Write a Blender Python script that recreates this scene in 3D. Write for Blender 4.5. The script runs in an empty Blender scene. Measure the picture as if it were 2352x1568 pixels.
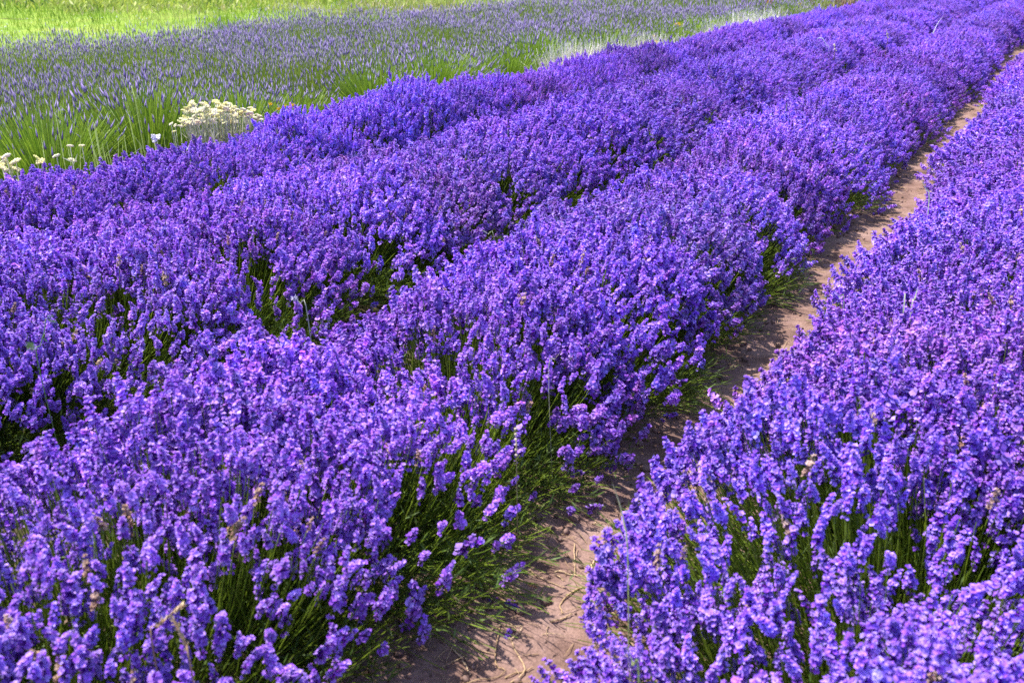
import bpy, math, random
import numpy as np
from mathutils import Vector, Matrix

rng = np.random.default_rng(7)
random.seed(7)
S = bpy.context.scene
C = S.collection
R = math.radians

# ------------------------------------------------------------------ camera
CAM_H = 1.55
F_PX = 2150.0            # focal length in pixels of a 2352 px wide frame
PITCH = math.atan2(879.0, F_PX)
YAW = math.atan2(1354.0, F_PX / math.cos(PITCH))      # the planted rows run along +Y, to the right of the view
cam_d = bpy.data.cameras.new('camera')
cam = bpy.data.objects.new('camera', cam_d); C.objects.link(cam)
cam.location = (0, 0, CAM_H)
cam.rotation_euler = (math.pi / 2 - PITCH, 0, YAW)
cam_d.sensor_width = 36.0
cam_d.lens = 36.0 * F_PX / 2352.0
cam_d.clip_start = 0.05
cam_d.clip_end = 2000
cam_d.dof.use_dof = True
cam_d.dof.focus_distance = 4.6
cam_d.dof.aperture_fstop = 5.0
S.camera = cam

# ------------------------------------------------------------------ sky and sun
SUN_AZ = R(98)       # measured from +Y towards -X (the sun stands to the left of the rows)
SUN_EL = R(65)
sd = Vector((-math.sin(SUN_AZ) * math.cos(SUN_EL), math.cos(SUN_AZ) * math.cos(SUN_EL), math.sin(SUN_EL)))
w = bpy.data.worlds.new('World'); S.world = w
w.use_nodes = True
nt = w.node_tree
sky = nt.nodes.new('ShaderNodeTexSky'); sky.sky_type = 'NISHITA'; sky.sun_disc = False
sky.sun_elevation = SUN_EL
sky.sun_rotation = -SUN_AZ
bg = nt.nodes['Background']; bg.inputs['Strength'].default_value = 0.15
nt.links.new(sky.outputs[0], bg.inputs[0])
sl = bpy.data.lights.new('sun', 'SUN'); sl.energy = 4.0; sl.angle = R(0.53); sl.color = (1.0, 0.965, 0.90)
so = bpy.data.objects.new('sun', sl); C.objects.link(so)
so.rotation_euler = sd.to_track_quat('Z', 'Y').to_euler()
so.location = sd * 60
vs = S.view_settings
vs.view_transform = 'Standard'; vs.look = 'None'; vs.gamma = 1.0; vs.use_curve_mapping = False
vs.exposure = 1.26
S.render.engine = 'CYCLES'
S.cycles.max_bounces = 8; S.cycles.diffuse_bounces = 3; S.cycles.transmission_bounces = 4; S.cycles.transparent_max_bounces = 4
try: S.cycles.use_denoising = False
except Exception: pass

# ------------------------------------------------------------------ small maths
def at(x, y, z=0.0):
    """where the sight line through point (x, y) of a 2352 x 1568 frame meets the height z"""
    px, v = x - 1176.0, 784.0 - y
    cp, sp = math.cos(PITCH), math.sin(PITCH)
    fx, fy, fz = px, F_PX * cp + v * sp, -F_PX * sp + v * cp
    t = (CAM_H - z) / -fz
    a, b = fx * t, fy * t
    cy, sy = math.cos(YAW), math.sin(YAW)
    return np.array([a * cy - b * sy, a * sy + b * cy, z])

def project(P):
    P = np.atleast_2d(P)
    cy, sy, cp, sp = math.cos(YAW), math.sin(YAW), math.cos(PITCH), math.sin(PITCH)
    a = P[:, 0] * cy + P[:, 1] * sy
    b = -P[:, 0] * sy + P[:, 1] * cy
    c = P[:, 2] - CAM_H
    d = b * cp - c * sp
    u = b * sp + c * cp
    d = np.where(d < 0.02, 0.02, d)
    return 1176 + F_PX * a / d, 784 - F_PX * u / d, d

_H = np.random.default_rng(99).random((256, 256))
def noise2(x, y, scale=1.0, seed=0):
    x = np.asarray(x, float) / scale + 37.3 * seed; y = np.asarray(y, float) / scale + 91.7 * seed
    i, j = np.floor(x).astype(int), np.floor(y).astype(int)
    u, v = x - i, y - j
    u = u * u * (3 - 2 * u); v = v * v * (3 - 2 * v)
    h = lambda a, b: _H[a % 256, b % 256]
    return (h(i, j) * (1 - u) + h(i + 1, j) * u) * (1 - v) + (h(i, j + 1) * (1 - u) + h(i + 1, j + 1) * u) * v

def fbm(x, y, scale, seed=0, n=3):
    t = 0; a = 1; s = 0
    for k in range(n):
        t = t + a * noise2(x, y, scale / 2 ** k, seed + k); s += a; a *= 0.5
    return t / s

def frames(D, twist=None):
    """rotation matrices whose Z column is D"""
    D = D / np.linalg.norm(D, axis=1, keepdims=True)
    n = len(D)
    ref = np.tile(np.array([[1.0, 0, 0]]), (n, 1))
    bad = np.abs(D[:, 0]) > 0.9
    ref[bad] = (0, 1, 0)
    X = np.cross(ref, D); X /= np.linalg.norm(X, axis=1, keepdims=True)
    Y = np.cross(D, X)
    if twist is None: twist = rng.uniform(0, 2 * math.pi, n)
    c, s = np.cos(twist)[:, None], np.sin(twist)[:, None]
    return np.stack([X * c + Y * s, -X * s + Y * c, D], axis=2)

class Geo:
    """triangles with a colour per vertex"""
    def __init__(s): s.v, s.f, s.c, s.n = [], [], [], 0
    def add(s, v, f, c):
        v = np.asarray(v, float).reshape(-1, 3); f = np.asarray(f, int).reshape(-1, 3)
        c = np.asarray(c, float)
        if c.ndim == 1: c = np.tile(c, (len(v), 1))
        s.v.append(v); s.f.append(f + s.n); s.c.append(c); s.n += len(v)
    def scatter(s, T, M, O, tint=None):
        """T = (verts, tris, colours); M = N x 3 x 3; O = N x 3; tint = N x 3 multiplier"""
        v, f, c = T; N = len(O)
        if N == 0: return
        V = np.einsum('nij,kj->nki', M, v) + O[:, None, :]
        F = f[None] + (np.arange(N) * len(v))[:, None, None]
        Cc = np.tile(c[None], (N, 1, 1))
        if tint is not None: Cc = Cc * tint[:, None, :]
        s.add(V.reshape(-1, 3), F.reshape(-1, 3), Cc.reshape(-1, 3))
    def arrays(s): return np.concatenate(s.v), np.concatenate(s.f), np.concatenate(s.c)
    def mesh(s, name, mat):
        v, f, c = s.arrays()
        return to_mesh(name, v, f, c, mat)

def to_mesh(name, v, f, c, mat, smooth=False):
    me = bpy.data.meshes.new(name)
    nf = len(f)
    me.vertices.add(len(v)); me.vertices.foreach_set('co', np.ascontiguousarray(v, np.float32).ravel())
    me.loops.add(nf * 3); me.loops.foreach_set('vertex_index', np.ascontiguousarray(f, np.int32).ravel())
    me.polygons.add(nf); me.polygons.foreach_set('loop_start', np.arange(0, nf * 3, 3, dtype=np.int32))
    if smooth: me.polygons.foreach_set('use_smooth', np.ones(nf, bool))
    ca = me.color_attributes.new('Col', 'FLOAT_COLOR', 'POINT')
    ca.data.foreach_set('color', np.concatenate([np.clip(c, 0, 1), np.ones((len(c), 1))], 1).astype(np.float32).ravel())
    me.update(calc_edges=True)
    for m in (mat if isinstance(mat, (list, tuple)) else [mat]): me.materials.append(m)
    return me

# ------------------------------------------------------------------ objects
def tag(o, label=None, cat=None, group=None, kind=None):
    if label: o['label'] = label
    if cat: o['category'] = cat
    if group: o['group'] = group
    if kind: o['kind'] = kind
    return o
def obj(name, me, parent=None):
    o = bpy.data.objects.new(name, me); C.objects.link(o)
    if parent is not None: o.parent = parent
    return o
def empty(name, loc):
    o = bpy.data.objects.new(name, None); C.objects.link(o); o.location = loc
    o.empty_display_size = 0.1
    return o

# ------------------------------------------------------------------ materials
def plant_mat(name, transl, rough, spread=0.25, spec=0.3, noise_scale=60.0, noise_amt=0.25):
    m = bpy.data.materials.new(name); m.use_nodes = True
    N, L = m.node_tree.nodes, m.node_tree.links
    N.clear()
    out = N.new('ShaderNodeOutputMaterial')
    att = N.new('ShaderNodeAttribute'); att.attribute_name = 'Col'
    oi = N.new('ShaderNodeObjectInfo')
    tc = N.new('ShaderNodeTexCoord')
    nz = N.new('ShaderNodeTexNoise'); nz.inputs['Scale'].default_value = noise_scale; nz.inputs['Detail'].default_value = 2
    L.new(tc.outputs['Object'], nz.inputs['Vector'])
    mr = N.new('ShaderNodeMapRange'); mr.inputs[1].default_value = 0.3; mr.inputs[2].default_value = 0.7
    mr.inputs[3].default_value = 1 - noise_amt; mr.inputs[4].default_value = 1 + noise_amt
    L.new(nz.outputs[0], mr.inputs[0])
    m2 = N.new('ShaderNodeMapRange'); m2.inputs[3].default_value = 1 - spread; m2.inputs[4].default_value = 1 + spread
    L.new(oi.outputs['Random'], m2.inputs[0])
    mu = N.new('ShaderNodeMath'); mu.operation = 'MULTIPLY'
    L.new(mr.outputs[0], mu.inputs[0]); L.new(m2.outputs[0], mu.inputs[1])
    hs = N.new('ShaderNodeHueSaturation')
    tn = N.new('ShaderNodeVectorMath'); tn.operation = 'MULTIPLY'
    L.new(att.outputs['Color'], tn.inputs[0]); L.new(oi.outputs['Color'], tn.inputs[1])
    L.new(tn.outputs[0], hs.inputs['Color']); L.new(mu.outputs[0], hs.inputs['Value'])
    p = N.new('ShaderNodeBsdfPrincipled'); p.inputs['Roughness'].default_value = rough
    p.inputs['Specular IOR Level'].default_value = spec
    L.new(hs.outputs[0], p.inputs['Base Color'])
    tr = N.new('ShaderNodeBsdfTranslucent'); L.new(hs.outputs[0], tr.inputs['Color'])
    mx = N.new('ShaderNodeMixShader'); mx.inputs[0].default_value = transl
    L.new(p.outputs[0], mx.inputs[1]); L.new(tr.outputs[0], mx.inputs[2])
    L.new(mx.outputs[0], out.inputs[0])
    return m
M_PETAL = plant_mat('lavender_petal', 0.32, 0.8, spread=0.18, spec=0.06, noise_scale=90)
M_GREEN = plant_mat('green_stem_and_leaf', 0.30, 0.5, spread=0.15, spec=0.35)
M_DRY = plant_mat('dry_straw', 0.12, 0.7, spread=0.2, spec=0.2, noise_scale=120)
M_FADED = plant_mat('faded_lavender', 0.25, 0.75, spread=0.1, spec=0.15, noise_scale=3.0, noise_amt=0.15)
M_CREAM = plant_mat('cream_flower', 0.25, 0.8, spread=0.08, spec=0.1)

def soil_mat(name, c1, c2, c3, scale):
    m = bpy.data.materials.new(name); m.use_nodes = True
    N, L = m.node_tree.nodes, m.node_tree.links
    p = N['Principled BSDF']; p.inputs['Roughness'].default_value = 0.95; p.inputs['Specular IOR Level'].default_value = 0.1
    tc = N.new('ShaderNodeTexCoord')
    a = N.new('ShaderNodeTexNoise'); a.inputs['Scale'].default_value = scale; a.inputs['Detail'].default_value = 8; a.inputs['Roughness'].default_value = 0.65
    b = N.new('ShaderNodeTexNoise'); b.inputs['Scale'].default_value = scale * 22; b.inputs['Detail'].default_value = 4
    L.new(tc.outputs['Object'], a.inputs['Vector']); L.new(tc.outputs['Object'], b.inputs['Vector'])
    r = N.new('ShaderNodeValToRGB'); e = r.color_ramp.elements
    e[0].position = 0.34; e[0].color = (*c1, 1); e[1].position = 0.68; e[1].color = (*c3, 1)
    k = e.new(0.5); k.color = (*c2, 1)
    L.new(a.outputs[0], r.inputs[0])
    mr = N.new('ShaderNodeMapRange'); mr.inputs[1].default_value = 0.3; mr.inputs[2].default_value = 0.7; mr.inputs[3].default_value = 0.72; mr.inputs[4].default_value = 1.2
    L.new(b.outputs[0], mr.inputs[0])
    hs = N.new('ShaderNodeHueSaturation'); L.new(r.outputs[0], hs.inputs['Color']); L.new(mr.outputs[0], hs.inputs['Value'])
    L.new(hs.outputs[0], p.inputs['Base Color'])
    bp = N.new('ShaderNodeBump'); bp.inputs['Strength'].default_value = 0.7; bp.inputs['Distance'].default_value = 0.006
    L.new(b.outputs[0], bp.inputs['Height']); L.new(bp.outputs[0], p.inputs['Normal'])
    return m
M_SOIL = soil_mat('dry_soil', (0.125, 0.072, 0.056), (0.215, 0.130, 0.104), (0.295, 0.190, 0.158), 6.0)
M_BED = soil_mat('bed_soil', (0.05, 0.04, 0.022), (0.10, 0.08, 0.04), (0.16, 0.12, 0.07), 3.0)
M_MEADOW = soil_mat('meadow_turf', (0.13, 0.20, 0.025), (0.20, 0.29, 0.035), (0.30, 0.33, 0.07), 0.7)

# ------------------------------------------------------------------ setting: ground sheets
def grid_mesh(name, xs, ys, zf, mat):
    X, Y = np.meshgrid(xs, ys)
    Z = zf(X, Y)
    v = np.stack([X, Y, Z], 2).reshape(-1, 3)
    nx, ny = len(xs), len(ys)
    i, j = np.meshgrid(np.arange(nx - 1), np.arange(ny - 1))
    a = (j * nx + i).ravel(); b = a + 1; c = a + nx + 1; d = a + nx
    f = np.concatenate([np.stack([a, b, c], 1), np.stack([a, c, d], 1)])
    return to_mesh(name, v, f, np.tile([0.3, 0.2, 0.15], (len(v), 1)), mat, smooth=True)

g = obj('ground', grid_mesh('ground', np.linspace(-700, 700, 8), np.linspace(-300, 1100, 8), lambda X, Y: 0 * X - 0.045, M_BED)); tag(g, kind='structure')

def path_z(X, Y):
    mid = -0.82
    rut = 0.012 * np.clip(np.abs(X - mid) / 0.3, 0, 1.5) ** 2
    z = 0.050 * (fbm(X, Y, 0.30, 1, 3) - 0.5) + 0.032 * (fbm(X, Y, 0.07, 5, 3) - 0.5)
    left = np.clip((-0.95 - X) / 0.2, 0, 1)
    z = z + 0.03 * left * (fbm(X, Y, 0.045, 9, 2) - 0.35)
    return z + rut
ys = np.concatenate([np.arange(-1.0, 6.0, 0.014), np.arange(6.0, 14, 0.04), np.arange(14, 75, 0.25)])
p = obj('path', grid_mesh('path', np.arange(-1.27, -0.25, 0.0155), ys, path_z, M_SOIL)); tag(p, kind='structure')

def meadow_z(X, Y): return -0.035 + 0.10 * (fbm(X, Y, 3.0, 3, 2) - 0.4) * np.clip((-12.2 - X) / 2.0, 0, 1)
m_ = obj('meadow', grid_mesh('meadow', np.concatenate([np.linspace(-400, -60, 18), np.arange(-59, -11.9, 0.5)]),
      np.concatenate([np.arange(-20, 90, 0.6), np.linspace(91, 900, 24)]), meadow_z, M_MEADOW)); tag(m_, kind='structure')

# ------------------------------------------------------------------ templates: florets and spikes
def quad_leaf(w, l, bend=0.0):
    """a narrow blade along +Z: 4 triangles"""
    v = np.array([[0, 0, 0], [-w / 2, bend * .3, l * .45], [w / 2, bend * .3, l * .45], [0, bend, l], [0, bend * .2 + w * .25, l * .4]])
    f = np.array([[0, 4, 1], [0, 2, 4], [1, 4, 3], [4, 2, 3]])
    return v, f

def spike_template(seed, detail, spent=False, faded=False):
    """one flower spike along +Z, about 6 cm tall: whorls of calyces with open corollas"""
    r = np.random.default_rng(seed)
    g = Geo()
    n_wh = int(r.integers(5, 8)); L = r.uniform(0.048, 0.066) if detail == 3 else r.uniform(.044, .060)
    lobes = 4
    dark = np.array([0.115, 0.012, 0.30]); mid = np.array([0.325, 0.085, 0.70]); lite = np.array([0.53, 0.35, 0.94]); opened = [.12, .2, .32, .5][seed % 4]; crook = r.uniform(-6, 6, 2)
    if spent: dark, mid, lite = np.array([.20, .10, .09]), np.array([.42, .24, .17]), np.array([.60, .42, .36])
    zs = np.linspace(0.006, L, n_wh)
    if r.random() < 0.6: zs = np.concatenate([[-0.016 - r.random() * .012], zs])
    # the rachis
    k = 3
    ang = np.arange(k) * 2 * math.pi / k
    lo = np.stack([.0012 * np.cos(ang), .0012 * np.sin(ang), np.full(k, zs[0] - .01)], 1)
    hi = np.stack([.0009 * np.cos(ang), .0009 * np.sin(ang), np.full(k, L)], 1)
    f = []
    for i in range(k):
        j = (i + 1) % k; f += [[i, j, k + j], [i, k + j, k + i]]
    g.add(np.concatenate([lo, hi]), f, np.array([0.10, 0.13, 0.05]))
    for wi, z in enumerate(zs):
        t = max(0.0, z / L)
        prof = (1.04 if detail == 3 else 1.16) * (0.75 + 0.5 * math.sin(math.pi * min(1, t * 0.85 + 0.18))) * (0.75 if z < 0 else 1)
        nf = {3: int(r.integers(6, 9)), 2: 5, 1: 3}[detail]
        ph = r.uniform(0, 6.28)
        for q in range(nf):
            if spent and r.random() < 0.5: continue
            a = ph + q * 2 * math.pi / nf + r.normal(0, .2)
            el = R(r.normal(38, 11)) + t * t * 0.6
            d = np.array([math.cos(a) * math.cos(el), math.sin(a) * math.cos(el), math.sin(el)])
            b = np.array([math.cos(a) * .0015, math.sin(a) * .0015, z + r.normal(0, .0012)])
            M = frames(d[None], r.uniform(0, 6.28, 1))[0]
            cl = 0.0065 * prof; cw = 0.0020 * prof
            # calyx: a small spindle
            if detail >= 3:
                an = np.arange(4) * math.pi / 2
                ring = np.stack([cw * np.cos(an), cw * np.sin(an), np.full(4, cl * .6)], 1)
                vv = np.concatenate([[[0, 0, 0]], ring, [[0, 0, cl]]])
                ff = [[0, 1 + (i + 1) % 4, 1 + i] for i in range(4)] + [[5, 1 + i, 1 + (i + 1) % 4] for i in range(4)]
                g.add(vv @ M.T + b, ff, dark * r.uniform(.7, 1.5))
            elif detail == 2:
                cw *= 1.4
                an = np.arange(3) * 2 * math.pi / 3
                ring = np.stack([cw * np.cos(an), cw * np.sin(an), np.full(3, cl * .7)], 1)
                vv = np.concatenate([[[0, 0, 0]], ring]); ff = [[0, 2, 1], [0, 3, 2], [0, 1, 3]]
                g.add(vv @ M.T + b, ff, dark * r.uniform(.7, 1.5))
            # corolla: lobes that flare from the mouth of the calyx
            openf = r.random()
            if openf < opened and detail >= 2: continue
            ps = prof * r.uniform(.75, 1.25)
            col = mid + (lite - mid) * r.beta(1.2, 1.3)
            pw, pl = (0.0056 * ps, 0.0072 * ps) if detail >= 3 else (0.0088 * ps, 0.0098 * ps) if detail == 2 else (0.0145 * ps, 0.0150 * ps)
            nl = {3: lobes, 2: 3, 1: 2}[detail]
            fl = r.uniform(.5, 1.15)
            base = b + d * cl * .8
            for u in range(nl):
                aa = u * 2 * math.pi / nl + r.normal(0, .15)
                e = np.array([math.cos(aa) * math.sin(fl), math.sin(aa) * math.sin(fl), math.cos(fl)])
                s_ = np.array([-math.sin(aa), math.cos(aa), 0])
                if detail >= 2:
                    vv = np.array([0 * e, e * pl * .55 - s_ * pw * .5, e * pl * .55 + s_ * pw * .5, e * pl + np.array([0, 0, -pl * .15])])
                    ff = [[0, 2, 1], [1, 2, 3]]
                else:
                    vv = np.array([-s_ * pw * .5, s_ * pw * .5, e * pl]); ff = [[0, 1, 2]]
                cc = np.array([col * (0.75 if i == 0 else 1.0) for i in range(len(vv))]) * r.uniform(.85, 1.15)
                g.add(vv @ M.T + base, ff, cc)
    v, f, c = g.arrays()
    v = v.copy(); zz_ = np.clip(v[:, 2], 0, None) ** 2; v[:, 0] += crook[0] * zz_; v[:, 1] += crook[1] * zz_
    return v, f, c

SP3 = [spike_template(100 + i, 3) for i in range(16)]
SP2 = [spike_template(200 + i, 2) for i in range(8)]
SP1 = [spike_template(300 + i, 1) for i in range(6)]
SPENT = [spike_template(400 + i, 3, spent=True) for i in range(3)]
SP3_ME = [to_mesh('flower_spike', *t, M_PETAL) for t in SP3]
SPENT_ME = [to_mesh('flower_spike', *t, M_PETAL) for t in SPENT]

def stems_geo(g, p0, p1, p2, w0, w1, col0, col1, segs, sides):
    """curved stems (quadratic), as strips (sides=2) or three sided rods"""
    n = len(p0)
    T = np.linspace(0, 1, segs + 1)
    pts = np.stack([(1 - t) ** 2 * p0 + 2 * t * (1 - t) * p1 + t * t * p2 for t in T], 1)       # n, s, 3
    d = p2 - p0; M = frames(d)
    if sides == 2: offs = np.array([[-.5, 0], [.5, 0]])
    else: offs = np.array([[math.cos(a) * .55, math.sin(a) * .55] for a in (0, 2.094, 4.189)])
    W = (w0[:, None] * (1 - T) + w1[:, None] * T)
    V = pts[:, :, None, :] + W[:, :, None, None] * np.einsum('ka,nia->nki', offs, M[:, :, :2])[:, None, :, :]
    k = len(offs); s1 = segs + 1
    f = []
    for s in range(segs):
        for i in range(k if k > 2 else 1):
            j = (i + 1) % k
            a, b, c, e = s * k + i, s * k + j, (s + 1) * k + j, (s + 1) * k + i
            f += [[a, b, c], [a, c, e]]
    f = np.array(f)
    F = f[None] + (np.arange(n) * k * s1)[:, None, None]
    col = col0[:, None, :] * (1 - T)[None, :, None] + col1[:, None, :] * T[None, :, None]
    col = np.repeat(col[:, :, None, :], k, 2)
    g.add(V.reshape(-1, 3), F.reshape(-1, 3), col.reshape(-1, 3))

# ------------------------------------------------------------------ lavender bushes
# bald spots where the yellow-green stems show through (pixel of the photograph's frame, radius in metres, strength)
GAPS = []
for (x, y, z, r_, k) in ((225, 715, .36, .17, .8), (140, 660, .38, .10, .7), (560, 620, .36, .15, .75), (640, 650, .34, .12, .7), (440, 440, .38, .12, .6), (270, 450, .36, .10, .6),
        (1170, 690, .42, .11, .65), (905, 835, .42, .14, .75), (1010, 850, .40, .10, .7), (1085, 960, .38, .13, .8), (1240, 1010, .33, .16, .9), (1290, 1120, .28, .20, .95),
        (1020, 1180, .36, .12, .6), (250, 1290, .36, .30, .42), (520, 1330, .34, .25, .35), (60, 1400, .34, .28, .42), (420, 1480, .34, .30, .38), (900, 1290, .32, .2, .5), (760, 1480, .34, .22, .3),
        (1850, 1400, .38, .18, .6), (2150, 1340, .38, .2, .6), (1700, 1330, .38, .14, .5), (2200, 1480, .38, .18, .6), (1830, 1500, .38, .12, .5), (2010, 1050, .42, .08, .7), (1880, 1010, .42, .06, .6),
        (1250, 400, .36, .15, .5), (720, 510, .38, .12, .5), (870, 560, .36, .12, .5), (850, 320, .36, .14, .6), (1760, 720, .3, .14, .6), (1690, 760, .3, .14, .6), (1820, 600, .28, .2, .7), (1980, 480, .28, .2, .7), (2080, 370, .26, .25, .7)):
    q = at(x, y, z); GAPS.append((q[0], q[1], r_ * (1.2 if y < 1150 else 1.0), min(.95, k + (.15 if y < 1150 else .04))))
def bald(X, Y):
    o = np.zeros_like(X)
    for gx, gy, r_, k in GAPS:
        o = np.maximum(o, k * np.clip(1.35 - np.hypot(X - gx, Y - gy) / r_, 0, 1))
    return o

LEAF_V, LEAF_F = quad_leaf(0.0042, 0.036, 0.006)
LEAF_C = np.tile([1.0, 1.0, 1.0], (len(LEAF_V), 1))

def bush_points(cx, cy, a, b, h, n, seed, world=True):
    """tips, stem roots, bends and directions of n flowering stems of one bush, relative to its base"""
    r = np.random.default_rng(seed)
    rr = np.where(r.random(n) < .24, r.uniform(.82, 1.10, n), np.sqrt(r.random(n)) * 1.02); th = r.uniform(0, 2 * math.pi, n)
    x, y = rr * np.cos(th) * a, rr * np.sin(th) * b
    bump = fbm(x + cx, y + cy, 0.30, 20, 2) - 0.5
    rz = np.sqrt((x / a) ** 2 + (.55 * y / b) ** 2)
    z = h * (1 - 0.68 * np.clip(rz, 0, 1.1) ** 3.0) * (1 + 0.42 * bump) + r.normal(0, 0.032, n) + 0.018
    z = np.where(rz > .8, z * r.uniform(.62, 1.04, n), z)
    z = np.clip(z, 0.09, None)
    # weak, low stems between the tall ones
    low = r.random(n) < 0.16
    z[low] -= r.uniform(0.03, 0.13, low.sum())
    z = np.clip(z, 0.08, None)
    if world:
        bd = bald(x + cx, y + cy)
        keep = r.random(n) > bd
        z = z - 0.06 * bd
    else: keep = np.ones(n, bool)
    # low on the flanks most shoots carry leaves only
    keep &= (z > h * .44) | (r.random(n) < .33)
    Xw = x + cx + r.normal(0, .015, n)
    if world: keep &= ~((Xw > np.interp(y + cy, [1.4, 2.0, 5], [-1.02, -.95, -.98])) & (Xw < np.interp(y + cy, [1.4, 2.0, 3.4], [-.80, -.86, -.82])))
    lean = R(3) + R(36) * np.clip(rz, 0, 1.1) ** 2.6 + np.abs(r.normal(0, R(7), n))
    az = np.arctan2(np.sin(th) * a, np.cos(th) * b) + r.normal(0, .35, n)
    az = np.where(np.abs(np.cos(th)) > .5, np.where(np.cos(th) > 0, 0, math.pi) + np.angle(np.exp(1j * (az - np.where(np.cos(th) > 0, 0, math.pi)))) * .7, az)
    D = np.stack([np.cos(az) * np.sin(lean), np.sin(az) * np.sin(lean) * .45, np.cos(lean)], 1)
    D /= np.linalg.norm(D, axis=1, keepdims=True)
    tip = np.stack([x, y, z], 1)
    sl_ = np.clip(r.normal(0.052, .006, n), .03, .08)
    base = tip - D * sl_[:, None]
    root = np.stack([x * .45 + r.normal(0, .03, n), y * .75 + r.normal(0, .03, n), np.full(n, 0.05)], 1)
    bend = base - D * (np.linalg.norm(base - root, axis=1) * .45)[:, None]
    bend[:, 2] = np.maximum(bend[:, 2], 0.05)
    base[:, 2] = np.maximum(base[:, 2], 0.03)
    return base, bend, root, D, keep, rr, r

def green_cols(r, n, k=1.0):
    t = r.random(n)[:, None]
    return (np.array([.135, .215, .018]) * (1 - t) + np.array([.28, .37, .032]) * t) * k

def bush_foliage(g, base, bend, root, D, rr, r, a, b, h, fine, n_leaf):
    n = len(base)
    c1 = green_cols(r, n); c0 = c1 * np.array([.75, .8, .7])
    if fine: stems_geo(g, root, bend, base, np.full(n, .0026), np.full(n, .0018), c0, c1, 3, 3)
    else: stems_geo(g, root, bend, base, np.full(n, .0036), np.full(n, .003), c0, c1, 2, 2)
    # stems without a flower yet
    # leaves on the lower half of the stems
    i = r.integers(0, n, n_leaf); t = r.uniform(.05, .68, n_leaf)[:, None]
    P = (1 - t) ** 2 * root[i] + 2 * t * (1 - t) * bend[i] + t * t * base[i]
    P = P + r.normal(0, .012, P.shape); P[:, 2] = np.maximum(P[:, 2], .015)
    d = D[i] * .9 + r.normal(0, .75, (n_leaf, 3)); d[:, 2] += .25
    sc = r.uniform(.7, 1.5, n_leaf) * (1 if fine else 1.5)
    M = frames(d) * sc[:, None, None]
    tt = r.random(n_leaf)[:, None]
    col = np.array([.055, .095, .020]) * (1 - tt) + np.array([.12, .165, .045]) * tt
    g.scatter((LEAF_V, LEAF_F, LEAF_C), M, P, col)

def leafy_skirt(g, a, b, r, n):
    """leafy shoots without flowers low on the flanks"""
    th = r.uniform(0, 6.283, n); rr = np.where(r.random(n) < .6, r.uniform(.6, 1.0, n), np.sqrt(r.random(n)) * .8)
    x, y = rr * np.cos(th) * a, rr * np.sin(th) * b
    root = np.stack([x * .75, y * .8, np.full(n, .01)], 1)
    H = r.uniform(.08, .26, n) * (1.25 - .5 * rr)
    tip = np.stack([x * 1.03 + r.normal(0, .02, n), y + r.normal(0, .02, n), H], 1)
    bend = (root + tip) / 2 + np.array([0, 0, .04])
    c = green_cols(r, n, .8)
    stems_geo(g, root, bend, tip, np.full(n, .0026), np.full(n, .0016), c, c, 2, 3)
    m = n * 7
    i = r.integers(0, n, m); t = r.uniform(.25, 1.0, (m, 1))
    Q = root[i] * (1 - t) ** 2 + bend[i] * 2 * t * (1 - t) + tip[i] * t * t
    d = (tip - root)[i]; d = d / np.linalg.norm(d, axis=1, keepdims=True) + r.normal(0, .55, (m, 3)); d[:, 2] += .2
    tt = r.random((m, 1))
    g.scatter((LEAF_V, LEAF_F, LEAF_C), frames(d) * r.uniform(.7, 1.35, m)[:, None, None], Q, np.array([.05, .095, .018]) * (1 - tt) + np.array([.13, .20, .045]) * tt)

def spikes_into(g, T, base, D, r, scale=1.0):
    n = len(base)
    k = r.integers(0, len(T), n)
    for q in range(len(T)):
        s = k == q
        if not s.any(): continue
        sc = np.clip(r.normal(1.0, .16, s.sum()), .6, 1.4) * scale
        M = frames(D[s]) * sc[:, None, None]
        v = r.normal(1.0, .13, s.sum())
        hue = r.normal(0, .07, s.sum())
        tint = np.stack([v * (1 + hue), v, v * (1 - hue * .4)], 1)
        g.scatter(T[q], M, base[s], tint)

ROWS = [  # name, centre line, half width, height, first y, label words
    ('right', 0.02, 0.80, 0.50, 'the row right of the soil path'),
    ('path', -1.645, 0.62, 0.50, 'the first row left of the soil path'),
    ('middle', -3.21, 0.73, 0.50, 'the second row left of the path'),
    ('edge', -4.53, 0.48, 0.515, 'the row beside the faded lavender'),
]
ORD = ('nearest second third fourth fifth sixth seventh eighth ninth tenth eleventh twelfth thirteenth fourteenth fifteenth sixteenth seventeenth eighteenth nineteenth twentieth twenty-first twenty-second twenty-third twenty-fourth twenty-fifth twenty-sixth twenty-seventh twenty-eighth twenty-ninth thirtieth thirty-first thirty-second thirty-third thirty-fourth').split()
SPACING = 0.66
NEAR_D, MID_D = 5.4, 13.0

def mesh_variants(lod, count):
    out = []
    for q in range(count):
        a, b, h = .66, .58, .50
        n = {2: 1450, 1: 1100}[lod]
        base, bend, root, D, keep, rr, r = bush_points(50 + q * 7.3, 20 + q * 3.1, a, b, h, n, 900 + 50 * lod + q, world=False)
        gf = Geo(); bush_foliage(gf, base, bend, root, D, rr, r, a, b, h, False, {2: 800, 1: 350}[lod]); leafy_skirt(gf, a, b, r, {2: 200, 1: 70}[lod])
        gs = Geo(); spikes_into(gs, SP2 if lod == 2 else SP1, base[keep], D[keep], r, 0.90 if lod == 2 else 1.0)
        out.append((gf, gs))
    return out

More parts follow.
